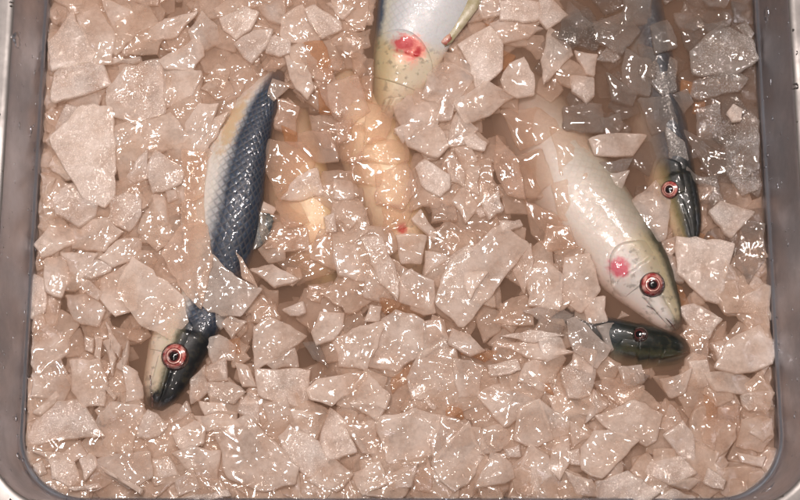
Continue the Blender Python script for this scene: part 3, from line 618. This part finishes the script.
# outlines of the flakes one can tell apart in the photograph (the amber ones are added, to colour the gaps): finish, z of its face in mm (None: as it lies), outline in photo pixels
HERO = """
f 6 51,43 72,16 80,31 92,50 88,58 54,67
f 7 57,74 92,56 99,68 108,84 61,98 55,96
s 4 79,18 97,7 112,34 109,58 94,60
s 2 66,98 102,90 94,108 82,112
s 5 111,58 138,56 138,61 112,63
f 7 111,91 126,70 158,63 160,110 135,119 112,112
s 4 160,67 199,72 190,94 161,108
s 6 163,59 197,38 202,56 190,67 168,66
s 4 202,14 216,26 220,41 199,50 190,31
s 3 144,26 180,17 192,14 173,36 144,40
s 3 104,0 132,12 134,27 114,29
f 6 222,19 244,8 256,14 249,26 237,36 226,29
f 7 236,43 251,32 268,31 263,46 251,60 242,54
f 6 266,43 275,36 288,41 290,53 278,56 268,52
f 8 306,10 316,5 339,22 340,28 323,36
s 4 284,17 302,7 321,34 316,43 302,42 284,40
s 6 287,60 297,54 308,72 311,86 304,95 292,79
c o 273,79 290,86 275,98 271,94
c 4 321,46 335,79 338,113 326,101 316,79
s 3 256,5 282,0 284,22 268,19
s 4 328,4 342,0 354,8 342,18
f 5 504,2 523,0 540,2 538,19 503,18
s 4 494,24 504,19 540,29 535,31 526,36 504,41
f 7 461,46 487,30 500,43 500,67 478,88 470,62
s 6 503,79 511,65 523,60 532,77 532,92 516,95 504,88
s 4 478,0 503,0 502,12 485,17
s 5 448,65 473,77 468,86 456,101 451,115 439,115 438,101 425,96 432,72
s 2 449,58 463,48 469,58 472,74
s 5 393,100 436,101 438,126 446,143 436,153 412,143
s 5 458,103 487,84 514,97 502,103 490,113 468,120
s 4 447,136 459,112 474,128 466,143 446,146
s 4 551,29 568,43 572,55 546,79 544,55
s 4 578,53 597,56 594,74 585,72
f 6 572,77 593,79 592,94 585,101 574,91
w 6 609,74 638,94 630,103 614,98
w 4 568,2 592,24 578,31 566,17
f 4 541,0 552,0 566,14 549,26 542,20
w 5 592,24 626,14 638,31 621,50 599,38
g 7 695,50 710,36 724,26 750,41 755,58 736,70 698,72
g 6 696,82 731,73 746,79 736,91 702,96 695,94
w 7 704,24 731,19 729,25 710,33
g 4 650,67 666,55 676,62 675,89 662,92 652,82
w 3 676,14 695,12 705,22 695,29 681,26
g 5 736,26 746,22 753,31 751,39
w 4 705,0 729,0 726,7 710,6
w 3 674,96 688,91 692,101 683,113
g 4 698,112 718,107 725,153 698,136
g 4 727,124 745,112 756,124 756,162 744,174 730,170 726,143
w 5 684,131 703,143 732,162 725,170 712,176
g 6 732,177 754,177 760,186 744,194 734,183
w 5 688,170 706,179 710,184 703,186 686,179
f 5 712,212 722,202 751,212 732,234
f 8 727,112 735,106 743,110 742,119 732,122
f 6 682,241 718,243 730,248 725,272 718,298 706,296 683,272
w 4 744,224 763,226 762,260 749,279 737,262
s 5 725,258 732,265 739,279 722,279
f 5 694,305 718,319 708,336 689,324 682,310
s 4 744,298 763,286 768,288 771,318 751,318
s 3 662,243 674,255 683,279 672,279
s 6 732,341 758,329 772,343 769,362 739,371 720,365
s 3 713,343 731,340 728,353 719,360
s 4 708,374 739,373 756,382 746,394 720,389
s 4 742,396 769,391 772,408 751,410
s 4 751,430 771,418 771,435 763,440
c 2 718,411 739,406 739,438 718,445
c 2 698,394 716,406 714,445 703,438 696,411
s 4 739,454 764,457 761,466 742,462
f 7 703,483 710,471 725,481 722,490
s 6 601,418 635,404 658,415 655,439 644,444 635,439 616,430
s 7 584,449 594,432 611,432 634,443 601,474 584,466
f 6 666,438 684,423 694,442 694,462 678,452
f 5 637,464 663,457 679,457 692,471 670,483
s 3 660,423 670,406 682,421 668,433
s 6 672,484 685,476 699,481 690,488
f 5 658,498 675,490 692,498 690,504 660,504
f 5 620,480 634,476 656,490 646,502 622,502
s 6 516,437 520,411 539,402 551,438 530,445
s 5 541,402 568,421 568,433 553,438
s 4 554,440 568,438 570,457 561,476 551,466
f 5 569,452 579,450 580,462 572,463
s 3 571,423 590,435 574,446
f 5 597,483 626,474 640,480 633,498 599,498
s 3 530,447 548,459 551,476 527,490 520,476
f 4 568,474 590,481 597,495 578,495
s 7 479,486 492,454 511,464 512,478
s 6 434,462 468,426 479,459 468,481 454,488 442,476
s 4 485,428 504,426 510,438 499,450 482,452
s 4 480,394 499,385 530,394 533,402 506,423 492,411
s 5 470,428 480,426 486,445 478,450
f 5 504,450 518,445 521,457 509,457
s 4 427,459 440,478 438,483 430,474
s 5 438,416 456,421 466,427 434,458 432,440
s 5 380,421 416,411 437,418 430,452 392,459
f 3 521,483 535,466 540,493 523,493
s 7 351,403 382,396 386,402 378,420
s 5 349,428 377,422 375,452 363,450
s 6 327,454 351,474 337,490 322,483
f 4 330,411 344,423 354,450 330,456 320,442
s 5 352,474 380,462 385,483 363,493
s 4 386,477 416,464 409,486 390,488
c 5 415,478 430,478 428,493 416,490
s 7 220,428 251,423 280,452 292,466 290,481 263,488 232,476
f 6 281,440 292,428 316,442 326,459 309,476 292,462
s 4 309,481 328,464 338,476 333,490
s 5 263,406 285,399 290,414 270,421
f 5 258,372 306,372 304,406 262,396
s 3 292,411 318,414 314,430 302,428
f 4 242,394 256,402 258,421 239,411
s 6 255,331 270,319 303,336 289,346 258,367
s 4 267,362 294,348 296,367 274,367
s 6 224,322 231,317 244,323 236,331 231,338
s 5 205,343 219,336 234,346 232,358 214,362
f 4 202,370 222,360 225,379 210,382
f 6 205,384 229,383 243,391 231,401 210,396
s 4 235,362 248,367 255,384 243,386
f 6 284,310 301,302 304,312 291,314
w 6 305,342 317,341 327,366 315,358
b o 212,258 234,277 257,290 237,313 210,308 200,290
c o 166,256 190,294 200,300 210,262 205,228 182,230
c o 238,255 251,272 256,286 244,277
s 4 252,270 273,265 297,279 275,284
s 5 314,331 322,314 343,314 341,326 334,336 319,343
s 4 336,338 360,329 382,325 365,366 341,362
s 5 383,324 396,314 419,322 419,353 396,367 368,362
s 6 310,389 319,379 355,374 358,384 329,403 314,398
s 5 365,374 386,394 384,406 350,401 360,389
f 6 370,305 382,307 379,322 367,319
s 5 424,355 443,343 458,379 448,396 414,396 410,377
s 4 456,360 482,367 479,391 460,396
s 6 455,331 470,336 483,350 470,355 450,343
f 6 489,365 515,360 518,370 491,377
s 4 424,322 438,322 448,338 426,353 422,346
s 4 401,314 421,324 422,346 400,343
s 8 495,231 522,247 466,320 440,296 454,260 478,246
s 4 529,267 546,262 560,277 558,306 531,301
f 7 500,222 519,219 522,226 502,231
s 3 512,267 529,246 534,260 524,289
s 10 464,274 486,272 471,296
s 4 455,200 464,186 478,206 468,219
f 6 483,201 498,191 502,210 490,215
s 4 446,160 452,155 463,172 462,184 450,179
s 4 464,170 478,167 478,194 466,186
f 5 465,138 474,134 487,143 483,150 469,146
s 3 457,150 469,147 475,160 464,170
f 6 417,170 426,161 446,174 448,186 438,194 422,182
c 4 431,198 453,196 455,218 434,218
s 3 335,180 353,182 352,198 335,197
v 4 378,138 405,143 406,160 352,160
s 5 395,129 412,124 414,134 405,141
v 4 352,160 371,160 383,172 378,184 354,179
s 6 412,219 421,210 436,231 433,238
s 5 396,284 412,272 431,282 433,296 428,308 402,301
s 4 335,248 356,243 364,265 366,279 340,272
f 6 364,241 383,241 397,279 395,294 380,277
s 4 368,266 379,274 394,294 385,301 366,294
s 4 426,250 448,258 426,274
f 6 440,262 468,246 471,250 444,268
w 4 566,107 600,105 600,131 566,126
w 4 602,119 619,114 624,126 610,138
s 5 593,138 622,134 643,136 631,155 598,153
w 5 600,162 631,160 626,170 602,174
s 4 601,176 629,172 619,191 612,194
s 5 634,202 655,185 668,202 665,235 642,240
v 4 554,131 583,134 590,158 593,179 564,172
c 3 300,134 326,131 336,158 314,160 298,143
v 4 271,143 298,145 312,158 307,172 281,196 269,167
s 5 298,177 317,170 322,194 302,198 284,198
v 4 322,129 360,124 360,157 341,158 329,136
v 4 276,202 298,202 307,220 283,225
f 7 54,141 82,114 109,113 111,189 102,200 82,190 66,165
f 6 55,126 67,106 81,114 58,134
f 5 56,196 75,184 94,203 92,214 78,222 58,212
f 5 112,198 126,194 138,201 140,215 128,228 112,218
s 4 114,129 140,118 146,123 138,143 114,162
s 5 130,143 146,123 168,116 184,136 178,146 149,150
f 6 148,170 156,153 166,158 182,170 178,182 154,191
f 4 127,177 146,151 146,177 134,182
s 5 166,189 175,189 176,198 168,201
s 4 182,186 199,184 200,222 182,226
s 3 154,196 163,201 166,222 150,226
s 6 185,124 199,107 214,107 204,141 185,162
s 7 202,143 214,119 226,114 216,136 199,158
s 4 73,224 104,219 118,231 102,248 75,246
s 4 37,243 51,225 72,229 72,243 44,255
f 5 64,254 94,254 90,267 78,279 70,270
s 5 102,258 118,241 140,238 138,258 116,265
f 6 85,274 97,262 114,260 111,270 94,277
s 4 104,279 128,267 138,284 133,306 114,313 102,296
s 4 46,260 63,258 69,279 61,294 46,289
f 3 31,277 44,282 44,308 31,315
s 4 68,298 92,294 102,310 97,322 73,320
s 6 82,284 87,279 99,291 97,298 87,294
s 4 33,336 46,326 66,341 66,353 39,370 33,362
s 4 35,374 58,358 70,382 61,398 35,394
s 6 72,362 97,362 104,382 102,401 80,403 74,386
s 8 103,343 109,341 114,358 111,372
s 7 106,324 118,346 116,355 108,343
s 8 118,367 126,343 128,353 123,370
s 7 104,382 116,394 114,398 106,389
s 6 96,336 102,338 100,358 96,355
s 6 86,336 94,338 92,350 86,348
s 6 34,413 54,392 58,396 42,415
f 5 32,435 49,406 75,402 94,426 97,435 63,438 35,442
s 3 99,423 111,404 140,409 138,450 111,454 101,433
s 5 94,462 109,458 146,453 148,476 130,486 108,478
s 5 36,452 63,452 78,442 85,454 70,462 51,457
f 4 51,460 73,463 80,481 68,486 54,476
f 7 34,464 42,462 46,471 40,474
s 8 104,469 140,488 138,492 106,474
f 6 70,488 97,482 99,486 75,491
f 5 80,460 92,453 97,466 84,478
f 7 139,426 149,411 166,426 151,438 138,435
s 4 168,423 185,402 190,411 179,418
s 6 175,435 194,421 205,428 202,442 182,447
s 4 175,454 194,448 216,452 214,481 192,471
f 5 154,459 168,459 175,474 156,481
s 6 178,481 192,469 199,488 180,493
s 4 197,416 226,414 238,425 211,430
f 6 180,498 223,491 226,496 187,503
s 4 199,401 221,404 226,411 206,414
b o 570,322 577,319 596,338 608,346 596,365 577,350 570,336
f 6 565,374 577,360 596,370 589,394 570,396
f 6 505,336 531,331 560,335 536,342
s 4 505,346 524,342 548,344 570,352 538,358 519,352
s 4 526,365 538,359 550,379 548,391 522,380
s 3 548,397 568,397 578,413 560,416
b 3 555,305 572,314 570,326 548,324 528,312
c 4 596,384 618,379 637,401 618,403
w 5 636,371 649,377 642,386
s 4 661,379 676,377 690,370 685,391 671,396
f 4 594,391 606,406 588,421
f 5 324,218 332,214 336,230 326,232
v 3 262,212 298,226 323,224 302,248 268,245
v 3 304,250 328,234 331,268 300,281 282,262
v 4 505,112 540,110 560,130 522,146
v 5 512,160 540,152 552,180 528,200
v 6 556,186 584,176 600,198 578,222 560,214
v 5 530,206 556,216 572,244 548,250 534,232
c 4 498,140 516,160 524,196 506,190 496,168
c 5 330,86 356,78 366,110 346,126 334,112
v 4 352,54 372,62 370,98 356,92
v 5 368,104 392,108 386,136 366,140
c 5 336,124 352,120 350,138 338,142
c 4 378,176 404,164 414,186 402,206 380,200
v 5 384,204 410,208 404,226 386,232
s 4 398,236 424,238 420,262 402,262
s o 136,262 178,296 184,320 168,334 142,322 120,292
c 4 280,100 298,108 294,132 276,128
w 5 626,52 650,62 648,94 624,88
w 4 640,102 668,98 676,124 654,132
g 5 668,130 684,142 690,166 672,164
w 5 626,0 652,0 650,22 628,24
w 5 652,26 668,22 676,44 656,52
w 4 540,318 562,326 556,344 538,338
b 5 600,328 618,324 622,344 610,350
a 2 306,46 322,44 332,70 328,84 312,76
a 1 318,88 332,92 338,112 322,110
a 2 486,22 494,20 496,32 488,32
a 2 502,50 514,56 508,68 499,66
a 2 684,80 694,84 692,94 682,92
a 2 694,102 704,100 704,110 694,112
a 2 694,230 712,236 720,244 700,244 690,238
a 2 384,300 404,304 430,310 414,318 388,312
a 2 446,402 462,404 462,418 448,416
a 2 392,378 412,366 410,380 394,392
a 2 282,128 296,132 296,146 286,142
a 2 228,342 238,338 240,352 230,354
a 2 462,352 482,350 498,350 484,360
a 2 538,372 548,378 552,394 544,388
a 2 672,284 682,290 690,306 678,312
a 2 706,396 718,398 718,420 708,418
s 5 566,262 588,256 598,288 582,308 562,296
s 3 584,300 602,298 606,324 588,326
c 4 690,334 708,336 706,360 692,362
s 4 690,364 708,362 712,380 696,388
s 4 190,380 204,368 206,392 192,402
s 4 124,366 139,372 142,396 128,398
s 4 212,300 230,318 222,326 210,314
w 5 640,46 656,50 654,74 640,72
g 4 700,180 716,178 722,200 704,204
v o 184,150 205,158 203,194 186,198
v o 182,204 203,198 205,234 186,240
s 4 576,346 596,352 592,372 574,366
f 5 540,340 560,338 566,354 548,360
s 5 620,368 640,366 644,384 624,386
"""

class Chip: pass
CHIPS = []
def make_flake(mat, px, zmm, rnd, tilt=None, th=None, over=False):
    zz = (zmm or 3) * 0.00068
    P = [at(x, y, zz) for x, y in px]
    # orient counter-clockwise
    ar = sum(a.x * b.y - b.x * a.y for a, b in zip(P, P[1:] + P[:1])) / 2
    if ar < 0: P.reverse(); px = list(reversed(px)); ar = -ar
    c = sum(P, Vector()) / len(P); size = math.sqrt(ar)
    g = tilt if tilt is not None else min(0.26, 0.0045 / max(size, .005)) * rnd.uniform(0.5, 1.0)
    ang = rnd.uniform(0, 2 * math.pi); gx, gy = g * math.cos(ang), g * math.sin(ang)
    if over:
        hs = []
        for p in P + [c] + [p.lerp(c, .5) for p in P]:
            h, _ = fish_top(p.x, p.y)
            if h > -0.02: hs.append((p, h))
        # lie along the skin beneath: least-squares plane would do, a lift over the highest point is enough
        g = 0.10; gx = gy = 0
        if hs:
            mx = max(h for p, h in hs); zz = mx + 0.0018
    top = []
    for (x, y), p in zip(px, P):
        z = zz + (p.x - c.x) * gx + (p.y - c.y) * gy
        top.append(at(x, y, z))
    cc = sum(top, Vector()) / len(top)
    nrm = Vector((-gx, -gy, 1)).normalized()
    th = th or rnd.uniform(0.0028, 0.0055)
    v, f, c3 = flake_geo(top, nrm, th, rnd)
    o = mesh_obj("ice_flake", [p - c3 for p in v], f, mat, loc=c3)
    k = Chip(); k.o, k.px, k.area, k.size = o, px, ar, size
    k.c = (sum(x for x, y in px) / len(px), sum(y for x, y in px) / len(px))
    CHIPS.append(k)
    return k

rnd = random.Random(5)
polys = []
for ln in HERO.strip().splitlines():
    m, z, *pp = ln.split()
    px = [tuple(float(q) for q in p.split(",")) for p in pp]
    mx_, my_ = sum(x for x, y in px) / len(px), sum(y for x, y in px) / len(px)
    px = [(mx_ + (x - mx_) * 1.2, my_ + (y - my_) * 1.2) for x, y in px]
    over = z == 'o'
    zmm = None if over else float(z) + rnd.uniform(-0.6, 0.6)
    k = make_flake(ICE[m], px, zmm, rnd, over=over, th=0.0016 if over else None)
    k.m = m; polys.append(px)

def inside(x, y, poly):
    r = False; n = len(poly)
    for i in range(n):
        x1, y1 = poly[i]; x2, y2 = poly[i - 1]
        if (y1 > y) != (y2 > y) and x < (x2 - x1) * (y - y1) / (y2 - y1) + x1: r = not r
    return r

# small chips that fill between them
rf = random.Random(23)
n_fill = 0; tries = 0; spots = []
while n_fill < 300 - len(polys) and tries < 30000:
    tries += 1
    x, y = rf.uniform(30, 772), rf.uniform(0, 494)
    if x < 48 - y * 0.05 or x > 757 + y * 0.045 or (y > 455 and (x < 60 or x > 735)): continue
    if any(inside(x, y, q) for q in polys): continue
    if any((x - a) ** 2 + (y - b) ** 2 < 15 ** 2 for a, b in spots): continue
    p = at(x, y, 0); h, F = fish_top(p.x, p.y)
    if h > -0.004: continue
    rr = rf.uniform(7, 15); n = rf.choice((3, 4, 4, 5, 5)); a0 = rf.uniform(0, 6.28)
    px = [(x + rr * rf.uniform(.75, 1.25) * math.cos(a0 + 6.283 * i / n + rf.uniform(-.3, .3)), y + rr * rf.uniform(.6, 1.1) * math.sin(a0 + 6.283 * i / n)) for i in range(n)]
    grey = x > 560 and y < 170
    m = rf.choice('gw') if grey else ('c' if h > -0.012 else rf.choice('ssf'))
    k = make_flake(ICE[m], px, rf.uniform(1.0, 3.0), rf, tilt=rf.uniform(0.1, 0.35), th=rf.uniform(.002, .004)); k.m = m
    spots.append((x, y)); n_fill += 1

CLEAR = [[(143, 345), (160, 332), (190, 322), (205, 300), (226, 302), (226, 335), (200, 365), (182, 395), (156, 414), (146, 405), (138, 375)],
         [(596, 300), (590, 250), (600, 205), (628, 205), (662, 240), (682, 315), (680, 336), (640, 332)], [(606, 336), (640, 334), (680, 338), (692, 352), (680, 368), (612, 364)],
         [(378, 0), (372, 50), (384, 78), (420, 84), (438, 60), (446, 30), (470, 0)], [(664, 180), (680, 180), (698, 225), (690, 240), (676, 225)], [(266, 70), (284, 72), (288, 96), (262, 98)]]
# the mass of crushed ice below them, past counting
rb = random.Random(77)
V, Fc, Fm = [], [], []
made = 0
for layer, (n, z0, z1) in enumerate(((250, -0.016, -0.008), (600, -0.008, -0.0015), (1250, -0.0030, 0.0020), (520, -0.0030, 0.0005))):
    for _ in range(n):
        x = rb.uniform(xl + 0.003, xr - 0.003); y = rb.uniform(yb + 0.003, yb + 0.42)
        z = rb.uniform(z0, z1)
        if rb.random() < 0.13: x = rb.choice((xl + rb.uniform(0.002, 0.010), xr - rb.uniform(0.002, 0.010)))
        elif rb.random() < 0.06: y = yb + rb.uniform(0.002, 0.010)
        if layer == 3:
            q = rb.choice(CLEAR); k = rb.randrange(len(q)); t_ = rb.random(); (x1, y1), (x2, y2) = q[k - 1], q[k]
            ln = math.hypot(x2 - x1, y2 - y1) or 1; o_ = rb.uniform(3, 24) * rb.choice((-1, 1))
            p = at(x1 + (x2 - x1) * t_ + (y2 - y1) / ln * o_, y1 + (y2 - y1) * t_ - (x2 - x1) / ln * o_, z); x, y = p.x, p.y
        qx, qy = to_px(Vector((x, y, z)))
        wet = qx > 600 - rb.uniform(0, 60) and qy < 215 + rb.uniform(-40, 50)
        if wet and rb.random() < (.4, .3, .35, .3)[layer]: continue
        h, F = fish_top(x, y)
        if h > z - (0.004 if layer < 3 else 0.0015): continue
        if F is not None and layer < 3 and rb.random() < (0.78 if F in (FF, FG, FC) else 0.55): continue
        rr = rb.uniform(0.007, 0.017) if layer < 2 else rb.uniform(0.009, 0.019) if layer == 2 else rb.uniform(0.005, 0.011); n_ = rb.choice((4, 5, 5, 6)); a0 = rb.uniform(0, 6.28)
        ts = (.3, .18, .07, .15)[layer]; gx, gy = rb.gauss(0, ts), rb.gauss(0, ts)
        if (x - rr < xl + 0.001) or (x + rr > xr - .001): rr *= .8
        shape = [(a0 + 6.283 * i / n_ + rb.uniform(-.25, .25), rb.uniform(.7, 1.2)) for i in range(n_)]
        for shrink in (1.0, 0.6, 0.36, 0):
            top = []
            for a, r_ in shape:
                dx, dy = rr * shrink * r_ * math.cos(a), rr * shrink * r_ * math.sin(a)
                top.append(Vector((min(max(x + dx, xl + .0012), xr - .0012), y + dy, min(0.0040, z + gx * dx + gy * dy))))
            if shrink and not any(inside(*to_px(p), q) for q in CLEAR for p in top + [Vector((x, y, z))]): break
        if not shrink: continue
        v, f, c3 = flake_geo(top, Vector((-gx, -gy, 1)).normalized(), rb.uniform(.002, .0045), rb)
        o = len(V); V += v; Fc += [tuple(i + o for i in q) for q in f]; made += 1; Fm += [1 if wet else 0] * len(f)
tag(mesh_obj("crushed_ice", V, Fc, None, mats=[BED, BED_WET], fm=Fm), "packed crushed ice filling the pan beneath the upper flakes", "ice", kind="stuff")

# ------------------------------------------------------------------ labels of the flakes
MARKS = [((175, 356), "the blue-backed fish's eye"), ((238, 190), "the scaled blue back"), ((275, 80), "the blue-backed fish's tail"), ((410, 50), "the blood-red gill cover"),
         ((460, 22), "the olive pectoral fin"), ((653, 284), "the pale-bellied fish's eye"), ((619, 268), "the pink gill spot"), ((687, 352), "the dark olive snout"), ((670, 190), "the dull red sunken eye"),
         ((402, 229), "the small pink-red spot"), ((155, 409), "the black snout tip"), ((50, 480), "the near left corner"), ((755, 480), "the near right corner"),
         ((481, 270), "the big smooth rectangular plate"), ((85, 152), "the largest frosted plate"), ((724, 50), "the big grey frosted plate"), ((590, 345), "the bluish flake over dark skin"),
         ((258, 458), "the long smooth plate"), ((628, 424), "the broad milky plate"), ((338, 285), "the olive head under ice"), ((45, 60), "the far left wall"), ((757, 130), "the right wall"),
         ((40, 330), "the left wall halfway"), ((408, 435), "the broad cloudy plate"), ((545, 150), "the pale fish's sunken tail"), ((205, 285), "the bluish flake on the blue back")]
FIN = {'s': 'smooth milky', 'f': 'frost-speckled', 'g': 'grey frosted', 'w': 'wet grey', 'c': 'clear thin', 'a': 'added gap-coloured', 'v': 'glassy see-through', 'b': 'bluish cloudy'}
ORD = ["nearest", "second", "third", "fourth", "fifth", "sixth", "seventh", "eighth", "ninth", "tenth"]
named = {}
for k in CHIPS:
    n = len(k.px); xs = k.px
    per = sum(math.dist(a, b) for a, b in zip(xs, xs[1:] + xs[:1])); comp = 4 * math.pi * abs(sum(a[0] * b[1] - b[0] * a[1] for a, b in zip(xs, xs[1:] + xs[:1])) / 2) / per ** 2
    shape = "splinter" if comp < 0.42 else {3: "triangle", 4: "four-sided flake", 5: "five-sided flake", 6: "six-sided flake"}.get(n, "many-sided flake")
    mm = k.size * 1000
    size = "large" if mm > 20 else "medium" if mm > 12.5 else "small"
    d, (mx, my), nm = min((math.dist(k.c, p), p, t) for p, t in MARKS)
    dx, dy = k.c[0] - mx, k.c[1] - my
    if d < 14: where = "at"
    elif abs(dx) > 2 * abs(dy): where = "right of" if dx > 0 else "left of"
    elif abs(dy) > 2 * abs(dx): where = "below" if dy > 0 else "above"
    else: where = ("below " if dy > 0 else "above ") + ("right of" if dx > 0 else "left of")
    if nm.endswith("wall halfway"): nm = "the left wall's middle"
    named.setdefault((f"{size} {FIN[k.m]} ice {shape}", f"{where} {nm}"), []).append((d, k))
for (look, where), ks in named.items():
    ks.sort(key=lambda q: q[0])
    for i, (d, k) in enumerate(ks):
        tag(k.o, f"{look} {where}" if len(ks) == 1 else f"{look}, {ORD[min(i, 9)]} {where}", "ice flake", "ice flakes lying on top in the pan")

# ------------------------------------------------------------------ light
wd = bpy.data.worlds.new("World"); SC.world = wd; wd.use_nodes = True
wd.node_tree.nodes["Background"].inputs[0].default_value = (0.93, 0.87, 0.83, 1)
wd.node_tree.nodes["Background"].inputs[1].default_value = 0.08
def lamp(name, loc, aim, sx, sy, power, col, spin=0):
    l = bpy.data.lights.new(name, 'AREA'); l.shape = 'RECTANGLE'; l.size = sx; l.size_y = sy; l.energy = power; l.color = col
    o = bpy.data.objects.new(name, l); COL.objects.link(o); o.location = loc
    o.rotation_euler = (Vector(aim) - Vector(loc)).to_track_quat('-Z', 'Y').to_euler()
    return o
for loc, sx, sy, pw in (((-0.26, 0.16, 1.25), .05, .05, 6.6), ((-0.10, 0.42, 1.25), .05, .05, 2.4), ((0.26, 0.44, 1.20), 0.24, 0.030, 5.6), ((-0.40, -0.30, 1.15), .05, .05, 2.2), ((0.12, -0.66, 1.15), .05, .05, 1.8)):
    lamp("ceiling_lamp", loc, (-0.05, 0, 0), sx, sy, pw * 1.32, (1.0, 0.89, 0.835))

# ------------------------------------------------------------------ render settings
SC.view_settings.view_transform = 'Standard'; SC.view_settings.look = 'None'; SC.view_settings.exposure = 0; SC.view_settings.gamma = 1
SC.render.engine = 'CYCLES'
cy = SC.cycles
cy.max_bounces = 5; cy.diffuse_bounces = 2; cy.glossy_bounces = 2; cy.transparent_max_bounces = 10; cy.volume_bounces = 1; cy.transmission_bounces = 2
cy.use_adaptive_sampling = True; cy.adaptive_threshold = 0.1; cy.adaptive_min_samples = 16
cy.use_denoising = True
cy.caustics_reflective = False; cy.caustics_refractive = False
print("flakes", len(polys), n_fill, "bed", made, "pan", xl, xr, yb)
